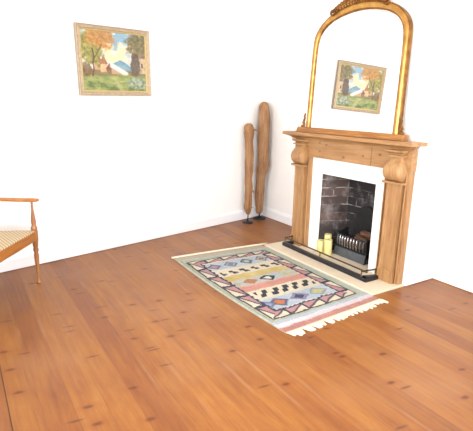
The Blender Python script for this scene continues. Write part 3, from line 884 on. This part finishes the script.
s1 = thing('driftwood_sculpture', 'shorter driftwood post with knobbly head on a small dark base', 'sculpture', (3.185, 4.735, 0))
m = trunk(rows_of([(.115, .004, .024), (.16, .0, .038), (.22, -.006, .048), (.32, .002, .047), (.44, .004, .046), (.56, -.004, .046), (.7, .0, .050), (.86, -.006, .052), (.98, -.010, .054), (1.07, -.012, .050), (1.12, -.014, .058), (1.17, -.016, .068), (1.225, -.018, .068), (1.265, -.018, .052), (1.283, -.016, .026)]), 22, 3.1, 0.30)
tk = m.build('trunk', M['drift_red'], s1, smooth=True)
m = MB(); a0 = off(.055); a1 = off(.085); a2 = off(.105)
m.tube([(a0[0] * .7, a0[1] * .7, 1.205), (a1[0], a1[1], 1.20), (a2[0], a2[1], 1.185)], [.014, .009, .005], 8)
m.build('twig_stub', M['drift'], s1, smooth=True); m = MB()
m.tube([(off(.03)[0], off(.03)[1], .44), (off(.062)[0], off(.062)[1], .42), (off(.072)[0], off(.072)[1], .39)], [.014, .009, .004], 8)
m.build('twig_stub', M['drift'], s1, smooth=True); m = MB()
m.tube([(off(.03)[0], off(.03)[1], .22), (off(.058)[0], off(.058)[1], .20), (off(.075)[0], off(.075)[1], .215)], [.008, .005, .003], 8)
m.build('twig_stub', M['drift'], s1, smooth=True)
m = MB(); m.lathe([(.072, 0), (.074, .006), (.070, .014), (.03, .022), (.012, .026)], (0, 0, 0), 24); m.build('base_disc', M['iron'], s1, smooth='auto')
m = MB(); m.tube([(0, 0, .022), (.002, 0, .07), (.004, 0, .13)], .008, 10); m.build('stem', M['iron'], s1, smooth=True)
s2 = thing('driftwood_sculpture', 'taller thick driftwood post with rounded top in the corner', 'sculpture', (3.445, 4.842, 0))
m = trunk(rows_of([(.075, -.008, .034), (.12, .0, .050), (.3, -.004, .058), (.48, .0, .060), (.60, .006, .066), (.68, .016, .078), (.75, .028, .078), (.82, .026, .072), (1.0, .026, .070), (1.2, .024, .074), (1.38, .022, .074), (1.48, .022, .068), (1.53, .020, .050), (1.55, .018, .024)]), 24, 8.3, .22)
m.build('trunk', M['drift'], s2, smooth=True)
m = MB(); m.lathe([(.088, 0), (.09, .006), (.084, .016), (.04, .026), (.016, .034)], (0, 0, 0), 24); m.build('base_disc', M['iron'], s2, smooth='auto')
m = MB(); m.tube([(0, 0, .026), (0, 0, .06), (0, 0, .10)], .012, 10); m.build('stem', M['iron'], s2, smooth=True)

# ------------------------------------------------------------------ armchair at the left edge
ca = math.radians(-34.4)
ch = thing('cane_armchair', 'honey wood armchair with woven cane seat and turned legs at the left edge', 'chair', (.301, 3.5965, 0), ca)
HWf, HWr, D, SZ = .34, .231, .48, .462
def turned(prof, x, y): mm = MB(); mm.lathe(prof, (x, y, 0), 16); return mm
for s in (1, -1):
    m = turned([(.013, 0), (.017, .004), (.018, .02), (.014, .03), (.0125, .05), (.015, .12), (.018, .2), (.020, .255), (.015, .27), (.019, .283), (.022, .30), (.017, .318), (.021, .332), (.022, .36), (.024, .372), (.026, .40), (.026, .463), (.02, .468)], 0, s * HWf)
    m.build('front_leg', M['chair_wood'], ch, smooth='auto')
    m = turned([(.018, .462), (.025, .472), (.026, .485), (.020, .50), (.016, .512), (.019, .53), (.0185, .55), (.015, .585), (.011, .625), (.0085, .655), (.011, .664), (.008, .672), (.009, .70), (.009, .712)], 0, s * HWf)
    m.build('arm_post', M['chair_wood'], ch, smooth='auto')
    # rear leg continuing up as the back post
    pts = [(-D - .05, s * HWr, 0), (-D - .012, s * HWr, .25), (-D, s * HWr, .46), (-D - .03, s * (HWr + .005), .65), (-D - .085, s * (HWr + .01), .92)]
    m = MB(); m.tube(pts, [.015, .019, .021, .018, .015], 12); m.build('rear_leg', M['chair_wood'], ch, smooth=True)
    # arm
    rings = []
    for t, w, h in ((-.056, .010, .006), (-.046, .022, .013), (-.01, .028, .016), (.1, .025, .015), (.25, .021, .014), (.4, .016, .012), (.5, .014, .012)):
        x = -t * .98; y = s * (HWf - t * .2); z = .718 + .05 * max(0, t) ** 1.2
        rings.append([(x, y + w * math.cos(a), z + h * math.sin(a)) for a in [2 * PI * k / 14 for k in range(14)]])
    m = MB(); m.loft(rings); m.build('armrest', M['chair_wood_y'], ch, smooth=True)
    m = MB(); m.beam((-.0, s * (HWf - .002), .425), (-D, s * (HWr), .425), .026, .062); m.build('side_rail', M['chair_wood_y'], ch, bevel=.004)
m = MB(); m.beam((0, -HWf, .416), (0, HWf, .416), .030, .078); m.build('front_rail', M['chair_wood_y'], ch, bevel=.005)
m = MB(); m.beam((-D, -HWr, .425), (-D, HWr, .425), .026, .06); m.build('rear_rail', M['chair_wood_y'], ch, bevel=.004)
m = MB()
top = [(.014, -HWf - .004, .456), (.014, HWf + .004, .456), (-D - .006, HWr + .006, .456), (-D - .006, -HWr - .006, .456)]
m.prism(top, (0, 0, .010)); m.build('seat', M['cane'], ch, bevel=.004)
m = MB(); m.beam((-D - .085, -HWr - .03, .93), (-D - .085, HWr + .03, .93), .022, .07); m.build('top_rail', M['chair_wood_y'], ch, bevel=.006)
m = MB(); m.beam((-D - .02, -HWr, .60), (-D - .02, HWr, .60), .018, .04); m.build('lower_back_rail', M['chair_wood_y'], ch, bevel=.004)
for k in (-2, -1, 0, 1, 2):
    m = MB(); m.tube([(-D - .02, k * .05, .61), (-D - .05, k * .052, .76), (-D - .085, k * .054, .90)], [.006, .009, .006], 8); m.build('back_spindle', M['chair_wood'], ch, smooth=True)

# ------------------------------------------------------------------ light : daylight through the two windows
def area(name, loc, rot, sx, sy, power, col):
    l = bpy.data.lights.new(name, 'AREA'); l.shape = 'RECTANGLE'; l.size = sx; l.size_y = sy; l.energy = power; l.color = col
    o = bpy.data.objects.new(name, l); COL.objects.link(o); o.location = loc; o.rotation_euler = rot; return o
area('daylight_side_window', (XL - T - .04, (WL[0] + WL[1]) / 2, (WL[2] + WL[3]) / 2), (0, -PI / 2, 0), WL[3] - WL[2], WL[1] - WL[0], 270, (1.0, 0.985, 0.96))
area('daylight_front_window', ((WB[0] + WB[1]) / 2, YB - T - .04, (WB[2] + WB[3]) / 2), (PI / 2, 0, 0), WB[1] - WB[0], WB[3] - WB[2], 330, (0.98, 0.99, 1.0))
w = bpy.data.worlds.new('sky'); SC.world = w; w.use_nodes = True
nt = w.node_tree; bg = nt.nodes.get('Background')
sky = nt.nodes.new('ShaderNodeTexSky'); sky.sky_type = 'NISHITA'; sky.sun_disc = False; sky.sun_elevation = math.radians(40)
nt.links.new(sky.outputs[0], bg.inputs[0]); bg.inputs[1].default_value = 0.25

# ------------------------------------------------------------------ camera
yaw, pitch, roll, F, H = 0.56602, 0.24188, 0.02193, 447.059, 1.5
f = Vector((math.sin(yaw) * math.cos(pitch), math.cos(yaw) * math.cos(pitch), -math.sin(pitch)))
r = Vector((math.cos(yaw), -math.sin(yaw), 0)); u = r.cross(f)
r2 = r * math.cos(roll) + u * math.sin(roll); u2 = -r * math.sin(roll) + u * math.cos(roll)
cam = bpy.data.cameras.new('camera'); cam.sensor_fit = 'HORIZONTAL'; cam.sensor_width = 36.0; cam.lens = F * 36.0 / 473.0
cam.clip_start = 0.05
co = bpy.data.objects.new('camera', cam); COL.objects.link(co)
co.matrix_world = Matrix(((r2.x, u2.x, -f.x, 0), (r2.y, u2.y, -f.y, 0), (r2.z, u2.z, -f.z, H), (0, 0, 0, 1)))
SC.camera = co
vs = SC.view_settings
vs.view_transform = 'Standard'; vs.look = 'None'; vs.gamma = 1.0; vs.use_curve_mapping = False
vs.exposure = 0.0
